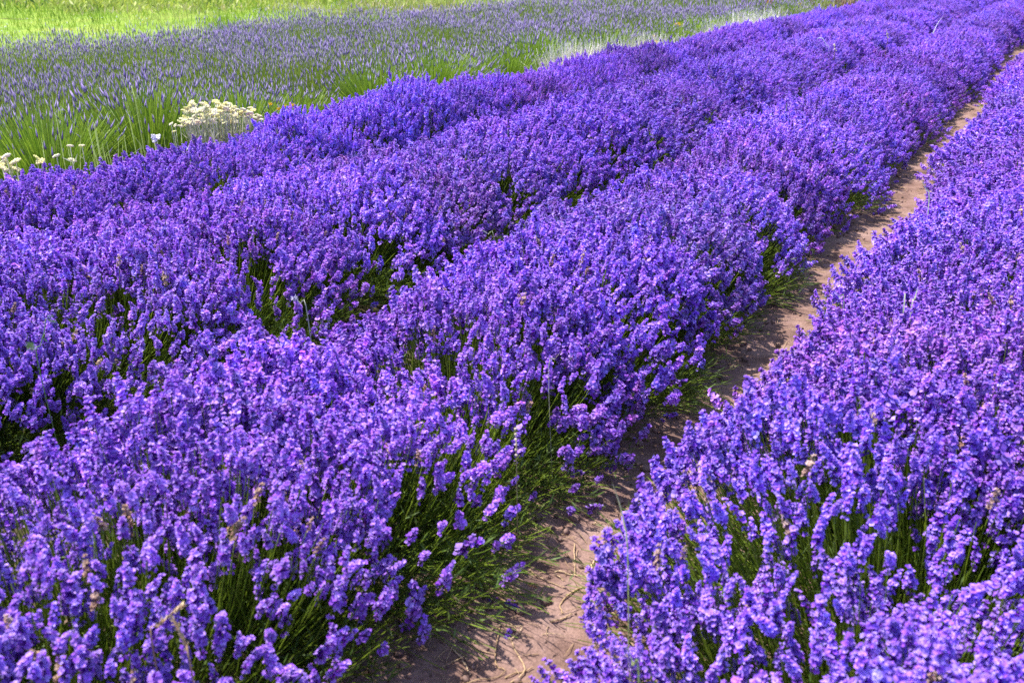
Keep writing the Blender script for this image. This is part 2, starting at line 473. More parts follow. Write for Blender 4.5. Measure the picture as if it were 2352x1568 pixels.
n_parts = 0
def near_bush(cx, cy, a, b, h, seed, label, group):
    global n_parts
    e = empty('lavender_bush', (cx, cy, 0)); tag(e, label, 'lavender bush', group)
    base, bend, root, D, keep, rr, r = bush_points(cx, cy, a, b, h, int(1500 * a * b / .36), seed)
    # bald spots keep their green stems, only without flowers
    gf = Geo()
    P = np.array([cx, cy, 0])
    n = len(base); tcol = (float(1 + np.clip(r.normal(0, .035), -.06, .06)), float(1 + r.normal(0, .05)), float(1 + r.normal(0, .05)), 1)
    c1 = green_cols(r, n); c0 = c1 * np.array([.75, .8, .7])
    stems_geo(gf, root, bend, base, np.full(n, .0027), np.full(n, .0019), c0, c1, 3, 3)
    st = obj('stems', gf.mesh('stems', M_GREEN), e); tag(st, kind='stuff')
    gl = Geo()
    n_leaf = 1900
    i = r.integers(0, n, n_leaf); t = (r.uniform(.03, .72, n_leaf) ** 1.2)[:, None]
    Q = (1 - t) ** 2 * root[i] + 2 * t * (1 - t) * bend[i] + t * t * base[i] + r.normal(0, .010, (n_leaf, 3))
    Q[:, 2] = np.maximum(Q[:, 2], .02)
    d = D[i] * .9 + r.normal(0, .7, (n_leaf, 3)); d[:, 2] += .25
    M = frames(d) * r.uniform(.7, 1.5, n_leaf)[:, None, None]
    tt = r.random(n_leaf)[:, None]
    col = np.array([.075, .125, .030]) * (1 - tt) + np.array([.17, .245, .065]) * tt
    gl.scatter((LEAF_V, LEAF_F, LEAF_C), M, Q, col)
    lv = obj('leaves', gl.mesh('leaves', M_GREEN), e); tag(lv, kind='stuff')
    sk = Geo(); leafy_skirt(sk, a, b, r, 650)
    tag(obj('leaf_shoots', sk.mesh('leaf_shoots', M_GREEN), e), kind='stuff')
    idx = np.nonzero(keep)[0]
    px, py, dd = project(base[idx] + P)
    inside = (px > -20) & (px < 2372) & (py > -20) & (py < 1600)
    # the ones that show largest: in the frame, near, high on the side turned to the camera
    to_cam = np.array([0, 0, CAM_H]) - (base[idx] + P); to_cam /= np.linalg.norm(to_cam, axis=1, keepdims=True)
    outw = base[idx] / np.array([a, b, h]) ; outw /= np.linalg.norm(outw, axis=1, keepdims=True)
    score = inside * 10 + (to_cam * outw).sum(1) + base[idx][:, 2] / h - dd * .5
    order = idx[np.argsort(-score)]
    vis = order[:int(min(300, inside.sum()))]
    rest = order[len(vis):]
    for q in vis:
        s = float(np.clip(r.normal(.86, .15), .5, 1.25))
        sp = r.random() < 0.04
        me = SPENT_ME[r.integers(len(SPENT_ME))] if sp else SP3_ME[r.integers(len(SP3_ME))]
        o = bpy.data.objects.new('flower_spike', me); C.objects.link(o); o.parent = e; o.color = tcol
        m3 = frames(D[q][None], r.uniform(0, 6.28, 1))[0] * (s * (.8 if sp else 1))
        m4 = Matrix.Identity(4)
        for ii in range(3):
            for jj in range(3): m4[ii][jj] = float(m3[ii, jj])
            m4[ii][3] = float(base[q, ii])
        o.matrix_local = m4
        if sp: o['label'] = 'withered tan flower spike'
        n_parts += 1
    if len(rest):
        gs = Geo(); spikes_into(gs, SP2, base[rest], D[rest], r, .86)
        o = obj('flower_spikes', gs.mesh('flower_spikes', M_PETAL), e); tag(o, kind='stuff'); o.color = tcol
    return e

var2 = mesh_variants(2, 7); var1 = mesh_variants(1, 6)
V2 = [(gf.mesh('foliage', M_GREEN), gs.mesh('flower_spikes', M_PETAL)) for gf, gs in var2]
def both(gf, gs):
    v1, f1, c1 = gf.arrays(); v2, f2, c2 = gs.arrays()
    me = to_mesh('lavender_bush', np.concatenate([v1, v2]), np.concatenate([f1, f2 + len(v1)]), np.concatenate([c1, c2]), [M_GREEN, M_PETAL])
    mi = np.zeros(len(f1) + len(f2), np.int32); mi[len(f1):] = 1
    me.polygons.foreach_set('material_index', mi)
    return me
V1 = [both(*t) for t in var1]

def dist_cam(x, y): return math.sqrt(x * x + y * y + (CAM_H - .45) ** 2)
bush_n = 0
Y_END = 47.0
far_pts = []
for ri, (rn, X0, A, Hh, words) in enumerate(ROWS):
    k = 0; y = -0.75 - 0.2 * ri; cnt = 0
    rr_ = random.Random(50 + ri)
    while y < 95:
        y += SPACING * rr_.uniform(.86, 1.14)
        k += 1
        cx = X0 + rr_.uniform(-.05, .05); cy = y
        if ri == 0: cx += float(np.interp(cy, [.6, 1.2, 1.6, 2.0, 2.6, 3.2, 4.0, 5.6, 8, 12], [.17, .11, .02, -.08, -.05, .0, .07, .08, .04, .02]))
        if ri == 1: cx += float(np.interp(cy, [.5, 1.2, 1.7, 2.2, 4, 7], [.10, .05, .03, .06, .05, .02]))
        a = A * rr_.uniform(.92, 1.10); b = .58 * rr_.uniform(.92, 1.12); h = Hh * rr_.uniform(.90, 1.08)
        # is any of it in the frame?
        if ri == 3: h *= float(np.interp(cy, [2.6, 3.4, 4.7, 5.2, 6.0, 7.0], [.93, .89, .87, 1.06, 1.06, 1.0]))
        T = np.array([[cx + sx * a, cy + sy * b, z] for sx in (-1, 0, 1) for sy in (-1, 0, 1) for z in (0.05, h)])
        px, py, dd = project(T)
        ok = dd > 0.1
        seen = ok.any() and (((px > -30) & (px < 2382) & (py > -30) & (py < 1598)) & ok).any()
        if not seen:
            # neighbours just outside the frame still close the row for a viewer a step aside
            if not (dist_cam(cx, cy) < 3.2 and cy > -0.2) and not (ok.any() and px[ok].min() < 2900 and px[ok].max() > -700 and cy > 0): continue
            if cy < 0.6 and abs(cx) < 1: continue
        if cy > Y_END:
            far_pts.append((cx, cy, h)); continue
        if seen: cnt += 1
        d = dist_cam(cx, cy)
        group = 'violet lavender bushes in ' + words
        if not seen: label = 'violet lavender bush just outside the photo in ' + words
        elif cnt == 1: label = 'nearest violet lavender bush in ' + words
        elif d < 22 and cnt <= len(ORD): label = ORD[cnt - 1] + ' nearest violet lavender bush in ' + words
        elif d < 22: label = 'mid-distance violet lavender bush merged into ' + words
        else: label = 'tiny far violet bush near the end of ' + words
        if d < NEAR_D and seen:
            near_bush(cx, cy, a, b, h, 1000 + ri * 200 + k, label, group)
        elif d < MID_D:
            e = empty('lavender_bush', (cx, cy, 0)); tag(e, label, 'lavender bush', group)
            q = rr_.randrange(len(V2)); fl = rr_.choice((0, math.pi))
            e.rotation_euler = (0, 0, fl + rr_.uniform(-.15, .15)); e.scale = (a / .66, b / .58, h / .50)
            tag(obj('foliage', V2[q][0], e), kind='stuff'); tag(obj('flower_spikes', V2[q][1], e), kind='stuff').color = (rr_.uniform(.93, 1.06), rr_.uniform(.94, 1.06), rr_.uniform(.93, 1.07), 1)
        else:
            o = obj('lavender_bush', V1[rr_.randrange(len(V1))]); tag(o, label, 'lavender bush', group)
            o.color = (rr_.uniform(.93, 1.06), rr_.uniform(.94, 1.06), rr_.uniform(.93, 1.07), 1); o.location = (cx, cy, 0); o.rotation_euler = (0, 0, rr_.choice((0, math.pi)) + rr_.uniform(-.15, .15)); o.scale = (a / .66, b / .58, h / .50)
        bush_n += 1
# the last stretch of the rows, too far to tell one bush from the next
gF, gS = Geo(), Geo()
for (cx, cy, h) in far_pts:
    base, bend, root, D, keep, rr, r = bush_points(cx, cy, .66, .50, h, 170, int(cy * 100), world=False)
    spikes_into(gS, [SP1[0]], base, D, r, 2.4)
if far_pts: tag(obj('distant_lavender', gS.mesh('distant_lavender', M_PETAL)), 'far ends of the violet lavender rows merging into one mass', 'lavender', kind='stuff')

# ------------------------------------------------------------------ the faded field on the left
def thin_spike():
    v = np.array([[0, 0, -.004], [.0034, 0, .012], [-.0017, .0029, .012], [-.0017, -.0029, .012], [0, 0, .046]])
    f = np.array([[0, 2, 1], [0, 3, 2], [0, 1, 3], [4, 1, 2], [4, 2, 3], [4, 3, 1]])
    return v, f, np.ones((5, 3))
THIN = thin_spike()

def faded_stems(gg, gs, P, H, lean_dir, lean, r, width, violet, detail=2, lush=0.0):
    """upright wiry stems from P (ground) of height H; violet = chance of a grey-violet spike"""
    n = len(P)
    D = np.stack([np.cos(lean_dir) * np.sin(lean), np.sin(lean_dir) * np.sin(lean), np.cos(lean)], 1)
    tip = P + D * H[:, None]
    bend = P + np.array([0, 0, 1.0]) * (H * .5)[:, None]
    t = r.random(n)[:, None]
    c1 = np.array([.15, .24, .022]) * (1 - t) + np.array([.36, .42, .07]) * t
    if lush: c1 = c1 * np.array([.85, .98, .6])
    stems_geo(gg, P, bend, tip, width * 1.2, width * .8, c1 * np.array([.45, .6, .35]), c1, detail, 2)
    hv = r.random(n) < violet
    k = hv.sum()
    tt = r.random(k)[:, None]
    col = np.array([.17, .11, .33]) * (1 - tt) + np.array([.40, .31, .58]) * tt
    sc = (width[hv] / .004)
    M = frames(D[hv] + r.normal(0, .08, (k, 3))) * (sc * r.uniform(1.0, 1.7, k))[:, None, None]
    gs.scatter(THIN, M, tip[hv] - D[hv] * .01, col)

r = np.random.default_rng(5)
def greenness(X, Y):
    """0 = violet haze, 1 = green tufts"""
    a = .55 * fbm(X, Y, 2.6, 41, 3) + .45 * fbm(X, Y, .8, 47, 2)
    a = a + .10 * np.clip((X + 7.4) / 1.2, 0, 1)
    a = a + .25 * (noise2(X, Y, .75, 52) > .80)
    far = np.clip((Y - 12) / 12, 0, 1) * .30
    return np.clip((a + far * .6 - .52) * 6.0, 0, 1)

def faded_bush_mesh(q):
    r = np.random.default_rng(600 + q)
    n = 520
    rr = np.sqrt(r.random(n)); th = r.uniform(0, 6.283, n)
    x, y = rr * np.cos(th) * .34, rr * np.sin(th) * .40
    P = np.stack([x * .5, y * .5, np.full(n, -.03)], 1)
    H = .66 * (1 - .22 * rr ** 2) * np.clip(r.normal(1, .10, n), .6, 1.25)
    gg, gs = Geo(), Geo()
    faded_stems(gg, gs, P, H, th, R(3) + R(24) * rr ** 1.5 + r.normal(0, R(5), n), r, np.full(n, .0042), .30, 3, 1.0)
    i = r.integers(0, n, 1500)
    t = r.uniform(.03, .65, 1500)[:, None]
    D = np.stack([x, y, np.full(n, .5)], 1)[i]
    Q = P[i] + D * t * .9; Q = Q + r.normal(0, .02, Q.shape)
    d = D + r.normal(0, .35, (1500, 3)); d[:, 2] += .4
    tt = r.random(1500)[:, None]
    gg.scatter((LEAF_V, LEAF_F, LEAF_C), frames(d) * r.uniform(1.5, 2.6, 1500)[:, None, None], Q, np.array([.05, .10, .012]) * (1 - tt) + np.array([.12, .19, .022]) * tt)
    return gg.mesh('foliage', M_GREEN), gs.mesh('flower_spikes', M_FADED)
FB = [faded_bush_mesh(q) for q in range(6)]
rr_ = random.Random(3)
y = 2.2; k = 0; bushes_xy = []
while y < 30:
    y += rr_.uniform(.72, 1.0)
    x = -5.84 + rr_.uniform(-.14, .14)
    px, py, dd = project(np.array([[x, y, .3]]))
    if px[0] < -120: continue
    k += 1
    e = empty('faded_lavender_bush', (x, y, 0))
    lab = ('%s faded green lavender bush from the left, behind the violet rows' % (['first'] + ORD[1:])[k - 1]) if k <= 24 else 'small distant faded green lavender bush behind the violet rows'
    tag(e, lab, 'lavender bush', 'faded lavender bushes along the edge of the old field')
    q = rr_.randrange(len(FB)); s = rr_.uniform(.85, 1.12)
    e.rotation_euler = (0, 0, rr_.uniform(0, 6.28)); e.scale = (s * 1.28, s * 1.28, s * rr_.uniform(.80, 1.02))
    tag(obj('foliage', FB[q][0], e), kind='stuff'); tag(obj('flower_spikes', FB[q][1], e), kind='stuff')
    bushes_xy.append((x, y))

gg, gs = Geo(), Geo()
for (y0, y1, dens, wd) in ((1.5, 8, 520, .0036), (8, 13, 430, .0042), (13, 20, 300, .0054), (20, 32, 160, .0078), (32, 60, 60, .013)):
    x0 = -12.5
    n = int((y1 - y0) * (x0 * -1 - 5.9) * dens)
    X = r.uniform(x0, -6.15, n); Y = r.uniform(y0, y1, n)
    # ragged far border
    ok = X > -12.0 + 0.9 * (fbm(X, Y, 2.0, 60, 2) - .5) * 2
    px, py, dd = project(np.stack([X, Y, np.full(n, .4)], 1))
    ok &= (px > -150) & (px < 2450) & (py > -90)
    X, Y = X[ok], Y[ok]; n = len(X)
    gz = greenness(X, Y)
    clump = fbm(X, Y, .55, 44, 2)
    H = (.38 + .34 * clump + .03 * gz) * np.clip(r.normal(1, .11, n), .6, 1.3)
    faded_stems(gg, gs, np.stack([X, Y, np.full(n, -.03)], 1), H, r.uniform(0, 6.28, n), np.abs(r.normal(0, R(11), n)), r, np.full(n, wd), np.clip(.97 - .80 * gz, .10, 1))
    # the leafy understorey
    m = int(n * .7); i = r.integers(0, n, m)
    Q = np.stack([X[i], Y[i], r.uniform(.02, .30, m)], 1)
    d = r.normal(0, .45, (m, 3)); d[:, 2] = 1
    tt = r.random(m)[:, None]
    gg.scatter((LEAF_V, LEAF_F, LEAF_C), frames(d) * (r.uniform(1.6, 3.0, m) * wd / .004)[:, None, None], Q, np.array([.06, .10, .018]) * (1 - tt) + np.array([.14, .19, .04]) * tt)
fo = obj('faded_lavender', gg.mesh('faded_lavender', M_GREEN)); tag(fo, 'hazy grey-violet old lavender field behind the violet rows', 'lavender', kind='stuff')
o = obj('flower_spikes', gs.mesh('flower_spikes', M_FADED), fo); tag(o, kind='stuff')

# ------------------------------------------------------------------ meadow grass
g = Geo()
n = 100000
X = -12.0 - 34 * r.random(n) ** 1.5; Y = r.uniform(3, 62, n)
px, py, dd = project(np.stack([X, Y, np.full(n, .1)], 1))
ok = (px > -200) & (px < 2500) & (py > -130) & (X < -12 + 1.2 * (fbm(X, Y, 1.5, 61, 2) - .3)); X, Y, dd = X[ok], Y[ok], dd[ok]; n = len(X)
a_ = r.uniform(0, 6.28, n); ln = np.abs(r.normal(0, R(22), n))
D = np.stack([np.cos(a_) * np.sin(ln), np.sin(a_) * np.sin(ln), np.cos(ln)], 1)
BL_V, BL_F = quad_leaf(.012, .16, .03)
pt = fbm(X, Y, 1.8, 70, 3)[:, None]; t = r.random(n)[:, None]
colr = np.array([.17, .30, .018]) * (1 - t) + np.array([.34, .44, .040]) * t
dk = np.clip((noise2(X, Y, 1.1, 73) - .62) * 6, 0, 1)[:, None]
colr = colr * (1 - .55 * dk)
dry = np.clip((pt - .50) * 5, 0, 1) * .8
colr = colr * (1 - dry) + np.array([.50, .47, .16]) * dry
sc = np.clip(dd / 20, .7, 2) * np.clip(r.normal(1, .25, n), .4, 1.8)
g.scatter((BL_V, BL_F, np.ones((5, 3))), frames(D) * sc[:, None, None], np.stack([X, Y, np.full(n, -.03)], 1), colr)
tag(obj('meadow_grass', g.mesh('meadow_grass', M_GREEN)), 'bright lime-green meadow grass beyond the faded lavender', 'grass', kind='stuff')
# tiny white clover and daisies in it
g = Geo(); n = 700
X = -12.4 - 10 * r.random(n); Y = r.uniform(8, 34, n)
ok = fbm(X, Y, 2.2, 77, 2) > .52; X, Y = X[ok], Y[ok]; n = len(X)
oct_v = np.array([[1, 0, 0], [-1, 0, 0], [0, 1, 0], [0, -1, 0], [0, 0, .6], [0, 0, -.6]], float); oct_f = np.array([[0, 2, 4], [2, 1, 4], [1, 3, 4], [3, 0, 4], [2, 0, 5], [1, 2, 5], [3, 1, 5], [0, 3, 5]])
cc = np.where(r.random(n)[:, None] < .75, np.array([.75, .74, .66]), np.array([.72, .50, .05]))
g.scatter((oct_v, oct_f, np.ones((6, 3))), np.tile(np.eye(3), (n, 1, 1)) * r.uniform(.012, .028, n)[:, None, None], np.stack([X, Y, r.uniform(.12, .22, n)], 1), cc)
tag(obj('meadow_flowers', g.mesh('meadow_flowers', M_CREAM)), 'specks of white and yellow wild flowers in the meadow', 'wild flowers', kind='stuff')


# ------------------------------------------------------------------ small things
def on_ray(x, y, P):
    """the point on the sight line through (x, y) that is as deep in the view as P"""
    _, _, d = project(P[None])
    q = at(x, y, 0.0) - np.array([0, 0, CAM_H])
    _, _, dq = project((q + np.array([0, 0, CAM_H]))[None])
    return np.array([0, 0, CAM_H]) + q * (d[0] / dq[0])
def at_x(x, y, X):
    q = at(x, y, 0.0); c = np.array([0, 0, CAM_H]); d = q - c
    return c + d * (X / d[0])
def Z4(zx, zy, x0, y0, k):           # a point of an enlarged detail -> the 2352 px frame
    return ((x0 + zx / k) * 0.9408, (y0 + zy / k) * 0.9408)

def smooth_line(pts, n):
    pts = np.array(pts, float)
    if len(pts) == 2: pts = np.array([pts[0], (pts[0] + pts[1]) / 2 + np.random.default_rng(int(abs(pts[0][0]) * 1e4)).normal(0, .004, 3), pts[1]])
    t = np.linspace(0, len(pts) - 1, n)
    out = []
    for u in t:
        i = min(int(u), len(pts) - 2); f = u - i
        p0 = pts[max(i - 1, 0)]; p1 = pts[i]; p2 = pts[i + 1]; p3 = pts[min(i + 2, len(pts) - 1)]
        out.append(.5 * ((2 * p1) + (-p0 + p2) * f + (2 * p0 - 5 * p1 + 4 * p2 - p3) * f * f + (-p0 + 3 * p1 - 3 * p2 + p3) * f ** 3))
    return np.array(out)
def rod(g, pts, w, col, sides=5, taper=None):
    pts = np.asarray(pts, float); n = len(pts)
    d = np.gradient(pts, axis=0); M = frames(d, np.zeros(n))
    ws = np.full(n, w) if taper is None else np.asarray(taper)
    a = np.arange(sides) * 2 * math.pi / sides
    o = np.stack([np.cos(a), np.sin(a)], 1)
    V = pts[:, None, :] + ws[:, None, None] * np.einsum('ka,nia->nki', o, M[:, :, :2])
    f = []
    for s in range(n - 1):
        for i in range(sides):
            j = (i + 1) % sides
            f += [[s * sides + i, s * sides + j, (s + 1) * sides + j], [s * sides + i, (s + 1) * sides + j, (s + 1) * sides + i]]
    c = np.asarray(col, float)
    if c.ndim == 2 and len(c) == n: c = np.repeat(c, sides, 0)
    g.add(V.reshape(-1, 3), f, c)
def blade_geo(g, pts, w, c0, c1, n=9):
    """a grass blade: a folded ribbon, broad below, pointed at the tip"""
    P = smooth_line(pts, n); t = np.linspace(0, 1, n)
    d = np.gradient(P, axis=0); M = frames(d, np.full(n, .6))
    ww = w * np.clip(np.minimum(1, .55 + t) * (1 - t ** 3), .04, 1)
    V = np.stack([P - M[:, :, 0] * ww[:, None] * .5, P + M[:, :, 1] * ww[:, None] * .28, P + M[:, :, 0] * ww[:, None] * .5], 1)
    f = []
    for s in range(n - 1):
        for i in range(2):
            a, b = s * 3 + i, s * 3 + i + 1
            f += [[a, b, b + 3], [a, b + 3, a + 3]]
    c = np.asarray(c0)[None] * (1 - t)[:, None] + np.asarray(c1)[None] * t[:, None]
    g.add(V.reshape(-1, 3), f, np.repeat(c, 3, 0))

STRAW = np.array([.40, .25, .13]); STRAWL = np.array([.58, .42, .25])
rs = np.random.default_rng(21)
ZA = (1050, 1250, 3.76); ZB = (1600, 300, 2.613)
stalks = [
 (ZA, [(900, 520), (1010, 600), (1130, 640), (1290, 700)], 'thick tan stalk slanting under the tip of the right row'),
 (ZA, [(1325, 275), (1332, 590)], 'straight straw pointing up the path beside the dark gap'),
 (ZA, [(1390, 680), (1240, 770), (1195, 850), (1220, 920)], 'hooked pale straw at the foot of the right row'),
 (ZA, [(630, 800), (800, 890), (868, 940)], 'short tan straw meeting a fallen violet flower head'),
 (ZA, [(400, 1045), (640, 1010), (790, 982)], 'long straw lying across the left half of the lower path'),
 (ZA, [(1100, 980), (1310, 910)], 'straight straw reaching under the right row on the lower path'),
 (ZA, [(260, 1190), (400, 1250), (620, 1290)], 'gently curved pale stalk below the crossing straws on the path'),
 (ZA, [(200, 1260), (330, 1390), (375, 1480)], 'brown stalk slanting down by the left edge of the lower path'),
 (ZA, [(310, 1560), (600, 1500), (690, 1440)], 'bent stalk at the bottom edge of the photo on the path'),
 (ZA, [(690, 1500), (940, 1410)], 'straw at the bottom of the path ending under the right row'),
 (ZA, [(730, 1560), (870, 1440), (820, 1330), (750, 1220)], 'pale pinkish twig making an angle at the bottom of the path'),
 (ZA, [(560, 1120), (680, 1080), (860, 1070)], 'thin straw arching over the middle of the lower path'),
 (ZA, [(640, 1090), (600, 1350), (690, 1440)], 'wavy thin straw running down the middle of the lower path'),
 (ZA, [(740, 1200), (850, 1080)], 'short dark straw crossing the middle of the lower path'),
 (ZA, [(1480, 110), (1690, 112)], 'level straw lying where the path first narrows'),
 (ZA, [(1480, 500), (1560, 350)], 'slanting straw close to the right row beside the narrow path'),
 (ZA, [(1150, 540), (1240, 560), (1380, 600)], 'thin straw running into the right row below the dark gap'),
 (ZB, [(980, 920), (1090, 950)], 'lower straw of the bundle halfway up the path'),
 (ZB, [(1010, 870), (1060, 890), (1110, 920)], 'upper straw of the bundle halfway up the path'),
 (ZB, [(1120, 938), (1180, 918), (1245, 916)], 'bright pale straw running to the right row halfway up the path'),
 (ZB, [(1140, 880), (1030, 885)], 'small level straw above the bundle halfway up the path'),
 (ZB, [(1130, 932), (1245, 936)], 'lower pale straw of the pair halfway up the path'),
 (ZB, [(790, 1020), (800, 1095)], 'dark upright straw against the leaves halfway up the path'),
 (ZB, [(890, 1155), (912, 1118)], 'single short straw on the bare patch halfway up the path'),
 (ZB, [(640, 1370), (700, 1378)], 'short level straw on the dark soil mid path'),
 (ZB, [(1780, 160), (1830, 185)], 'pale straw on the upper path near the dark foliage'),
 (ZB, [(770, 1240), (790, 1310)], 'thin straw by the tip of the right row mid path'),
]
for z, pl, lab in stalks:
    P = []
    for q in pl:
        a = at(*Z4(q[0], q[1], *z), 0.01); P.append(a)
    P = smooth_line(P, 12)
    P[:, :2] += rs.normal(0, .0012, (12, 2))
    P[:, 2] = path_z(P[:, 0], P[:, 1]) + .002 + .004 * np.abs(np.sin(np.linspace(0, 5, 12)))
    c0 = P.mean(0)
    wd = rs.uniform(.0013, .0024)
    g = Geo(); t = rs.random()
    k = (STRAW * (1 - t) + STRAWL * t)
    rod(g, P - c0, wd, k[None] * rs.uniform(.75, 1.15, (12, 1)), 5, taper=wd * np.linspace(1.1, .6, 12))
    o = obj('dry_stalk', g.mesh('dry_stalk', M_DRY)); o.location = c0
    tag(o, lab, 'dry stalk', 'dry stalks lying on the soil path')

for (zx, zy), lab in (((800, 540), 'upright fallen violet flower head near the dark gap on the path'), ((640, 868), 'small pale fallen flower at the left of the lower path'),
                      ((800, 860), 'lilac fallen flower lying above the end of a straw'), ((815, 960), 'dark violet fallen flower touching the bent straw'), ((738, 1150), 'fallen lilac flower among thin straws on the lower path')):
    q = at(*Z4(zx, zy, *ZA), 0.0)
    o = obj('fallen_flower', SP3_ME[int(rs.integers(12))]); o.location = (q[0], q[1], float(path_z(q[0], q[1])) + .010)
    o.rotation_euler = (math.pi / 2 + rs.uniform(-.2, .2), 0, rs.uniform(0, 6.28)); o.scale = (.62,) * 3
    tag(o, lab, 'flower', 'fallen lavender heads on the path')

def crumpled_leaf(P, lab, size, col):
    g = Geo()
    for q in range(4):
        a = q * 1.7
        v, f = quad_leaf(size * .4, size, size * .4)
        g.add(v @ frames(np.array([[math.cos(a), math.sin(a), .25]]))[0].T, f, np.array(col) * rs.uniform(.8, 1.2))
    o = obj('dry_leaf', g.mesh('dry_leaf', M_DRY)); o.location = (P[0], P[1], float(path_z(P[0], P[1])) + .008); tag(o, lab, 'leaf')
crumpled_leaf(at(*Z4(950, 722, *ZA)), 'crumpled orange-tan dry leaf in the middle of the lower path', .018, (.55, .28, .14))

# litter and clods nobody could count
g = Geo(); n = 2200
Y = .7 + 14 * rs.random(n) ** 1.7; X = rs.uniform(-1.22, -.42, n)
P0 = np.stack([X, Y, path_z(X, Y) + .003], 1); a = rs.uniform(0, 6.28, n); ln = rs.uniform(.015, .085, n)
P2 = P0 + np.stack([np.cos(a) * ln, np.sin(a) * ln, 0 * a], 1); P2[:, 2] = path_z(P2[:, 0], P2[:, 1]) + .004
P1 = (P0 + P2) / 2 + rs.normal(0, .006, (n, 3)); P1[:, 2] = np.maximum(P0[:, 2], P2[:, 2]) + .003
t = rs.random(n)[:, None]; col = np.array([.26, .16, .09]) * (1 - t) + STRAWL * t
stems_geo(g, P0, P1, P2, np.full(n, .0022), np.full(n, .0014), col, col, 3, 3)
tag(obj('straw_litter', g.mesh('straw_litter', M_DRY)), 'fine broken straw scattered over the soil path', 'straw', kind='stuff')
ico = []
ph = (1 + 5 ** .5) / 2
iv = np.array([(-1, ph, 0), (1, ph, 0), (-1, -ph, 0), (1, -ph, 0), (0, -1, ph), (0, 1, ph), (0, -1, -ph), (0, 1, -ph), (ph, 0, -1), (ph, 0, 1), (-ph, 0, -1), (-ph, 0, 1)], float) / 1.9
if_ = np.array([(0, 11, 5), (0, 5, 1), (0, 1, 7), (0, 7, 10), (0, 10, 11), (1, 5, 9), (5, 11, 4), (11, 10, 2), (10, 7, 6), (7, 1, 8), (3, 9, 4), (3, 4, 2), (3, 2, 6), (3, 6, 8), (3, 8, 9), (4, 9, 5), (2, 4, 11), (6, 2, 10), (8, 6, 7), (9, 8, 1)])
g = Geo(); n = 4200
Y = .5 + 16 * rs.random(n) ** 1.6; X = np.where(rs.random(n) < .7, rs.normal(-1.08, .09, n), rs.uniform(-1.25, -.4, n))
sz = .0025 + .016 * rs.random(n) ** 4
for q in range(n):
    pass
M = frames(rs.normal(0, 1, (n, 3))) * sz[:, None, None]
M = M * rs.uniform(.6, 1.25, (n, 1, 3))
tint = (np.array([.24, .15, .12]) * rs.uniform(.6, 1.5, (n, 1)))
g.scatter((iv * np.random.default_rng(2).uniform(.75, 1.2, (12, 1)), if_, np.ones((12, 3))), M, np.stack([X, Y, path_z(X, Y) + sz * .25], 1), tint)
tag(obj('soil_clods', g.mesh('soil_clods', M_DRY)), 'crumbs and clods of dry soil along the path', 'soil', kind='stuff')

# ------------------------------------------------------------------ single blades and stalks among the flowers
GREEN0, GREEN1, PALE, TAN = (.12, .20, .03), (.24, .32, .07), (.42, .46, .26), (.50, .36, .20)
def grass_blade(pl, zbase, w, c0, c1, lab, cat='grass blade', name='tall_grass', drop=True):
    B = at(*pl[0], zbase); P = [on_ray(x, y, B) for x, y in pl]
    if drop: P = [np.array([P[0][0] + .02, P[0][1] + .01, .02])] + P
    o_ = np.array([P[0][0], P[0][1], 0])
    g = Geo(); blade_geo(g, np.array(P) - o_, w, c0, c1, 12)
    o = obj(name, g.mesh(name, M_GREEN)); o.location = o_; tag(o, lab, cat)
ZC = (900, 900, 2.044); ZD = (0, 1100, 2.613); ZE = (0, 400, 2.352)
def zz(z, *pts): return [Z4(a, b, *z) for a, b in pts]
grass_blade(zz(ZC, (1292, 955), (1270, 760), (1243, 650), (1212, 562)), .46, .010, GREEN1, (.5, .44, .24), 'tall pale grass blade leaning over the path from the right row')
grass_blade(zz(ZC, (1345, 1568), (1318, 1470), (1287, 1372)), .50, .009, GREEN1, (.30, .34, .10), 'green grass blade at the bottom edge in the right row')
grass_blade(zz(ZC, (1305, 1560), (1262, 1440)), .50, .004, TAN, TAN, 'thin brown stalk beside the green blade at the bottom edge', 'dry stalk', 'dry_stalk')
grass_blade(zz(ZD, (205, 1482), (185, 1330), (160, 1200)), .40, .009, GREEN1, (.42, .34, .10), 'yellow-green grass blade near the bottom left corner')
grass_blade(zz(ZD, (500, 1300), (470, 1150), (440, 985)), .40, .006, GREEN0, GREEN1, 'dark green grass blade leaning right of the bottom left corner')
grass_blade(zz(ZD, (2090, 1480), (2110, 1390), (2135, 1290)), .16, .008, GREEN1, (.40, .46, .14), 'upright bright grass blade beside the path at the bottom')
grass_blade(zz(ZD, (2130, 1440), (2230, 1390), (2345, 1320)), .16, .008, GREEN1, (.40, .46, .14), 'bright grass blade bending towards the path at the bottom')
grass_blade(zz(ZB, (1580, 1222), (1592, 1080)), .48, .010, PALE, PALE, 'shorter of two pale grass blades standing in the right row')
grass_blade(zz(ZB, (1630, 1212), (1655, 1120), (1676, 1040)), .48, .010, PALE, PALE, 'taller of two pale grass blades standing in the right row')
grass_blade(zz(ZB, (1392, 1382), (1400, 1320), (1426, 1250)), .48, .010, (.35, .13, .08), (.42, .20, .12), 'reddish brown dry blade in the right row', 'dry stalk', 'dry_stalk')
grass_blade(zz(ZB, (1202, 1162), (1170, 1110), (1140, 1062)), .44, .009, PALE, (.40, .42, .30), 'grey-green blade at the left rim of the right row')
grass_blade(zz(ZB, (1745, 505), (1725, 420), (1690, 352)), .44, .012, PALE, (.45, .48, .40), 'grey-green blade far up the rim of the right row')
grass_blade(zz((1000, 500, 2.614), (885, 1075), (930, 980), (975, 925)), .46, .005, PALE, (.40, .30, .32), 'thin grey stalk leaning in the first row left of the path', 'dry stalk', 'dry_stalk')
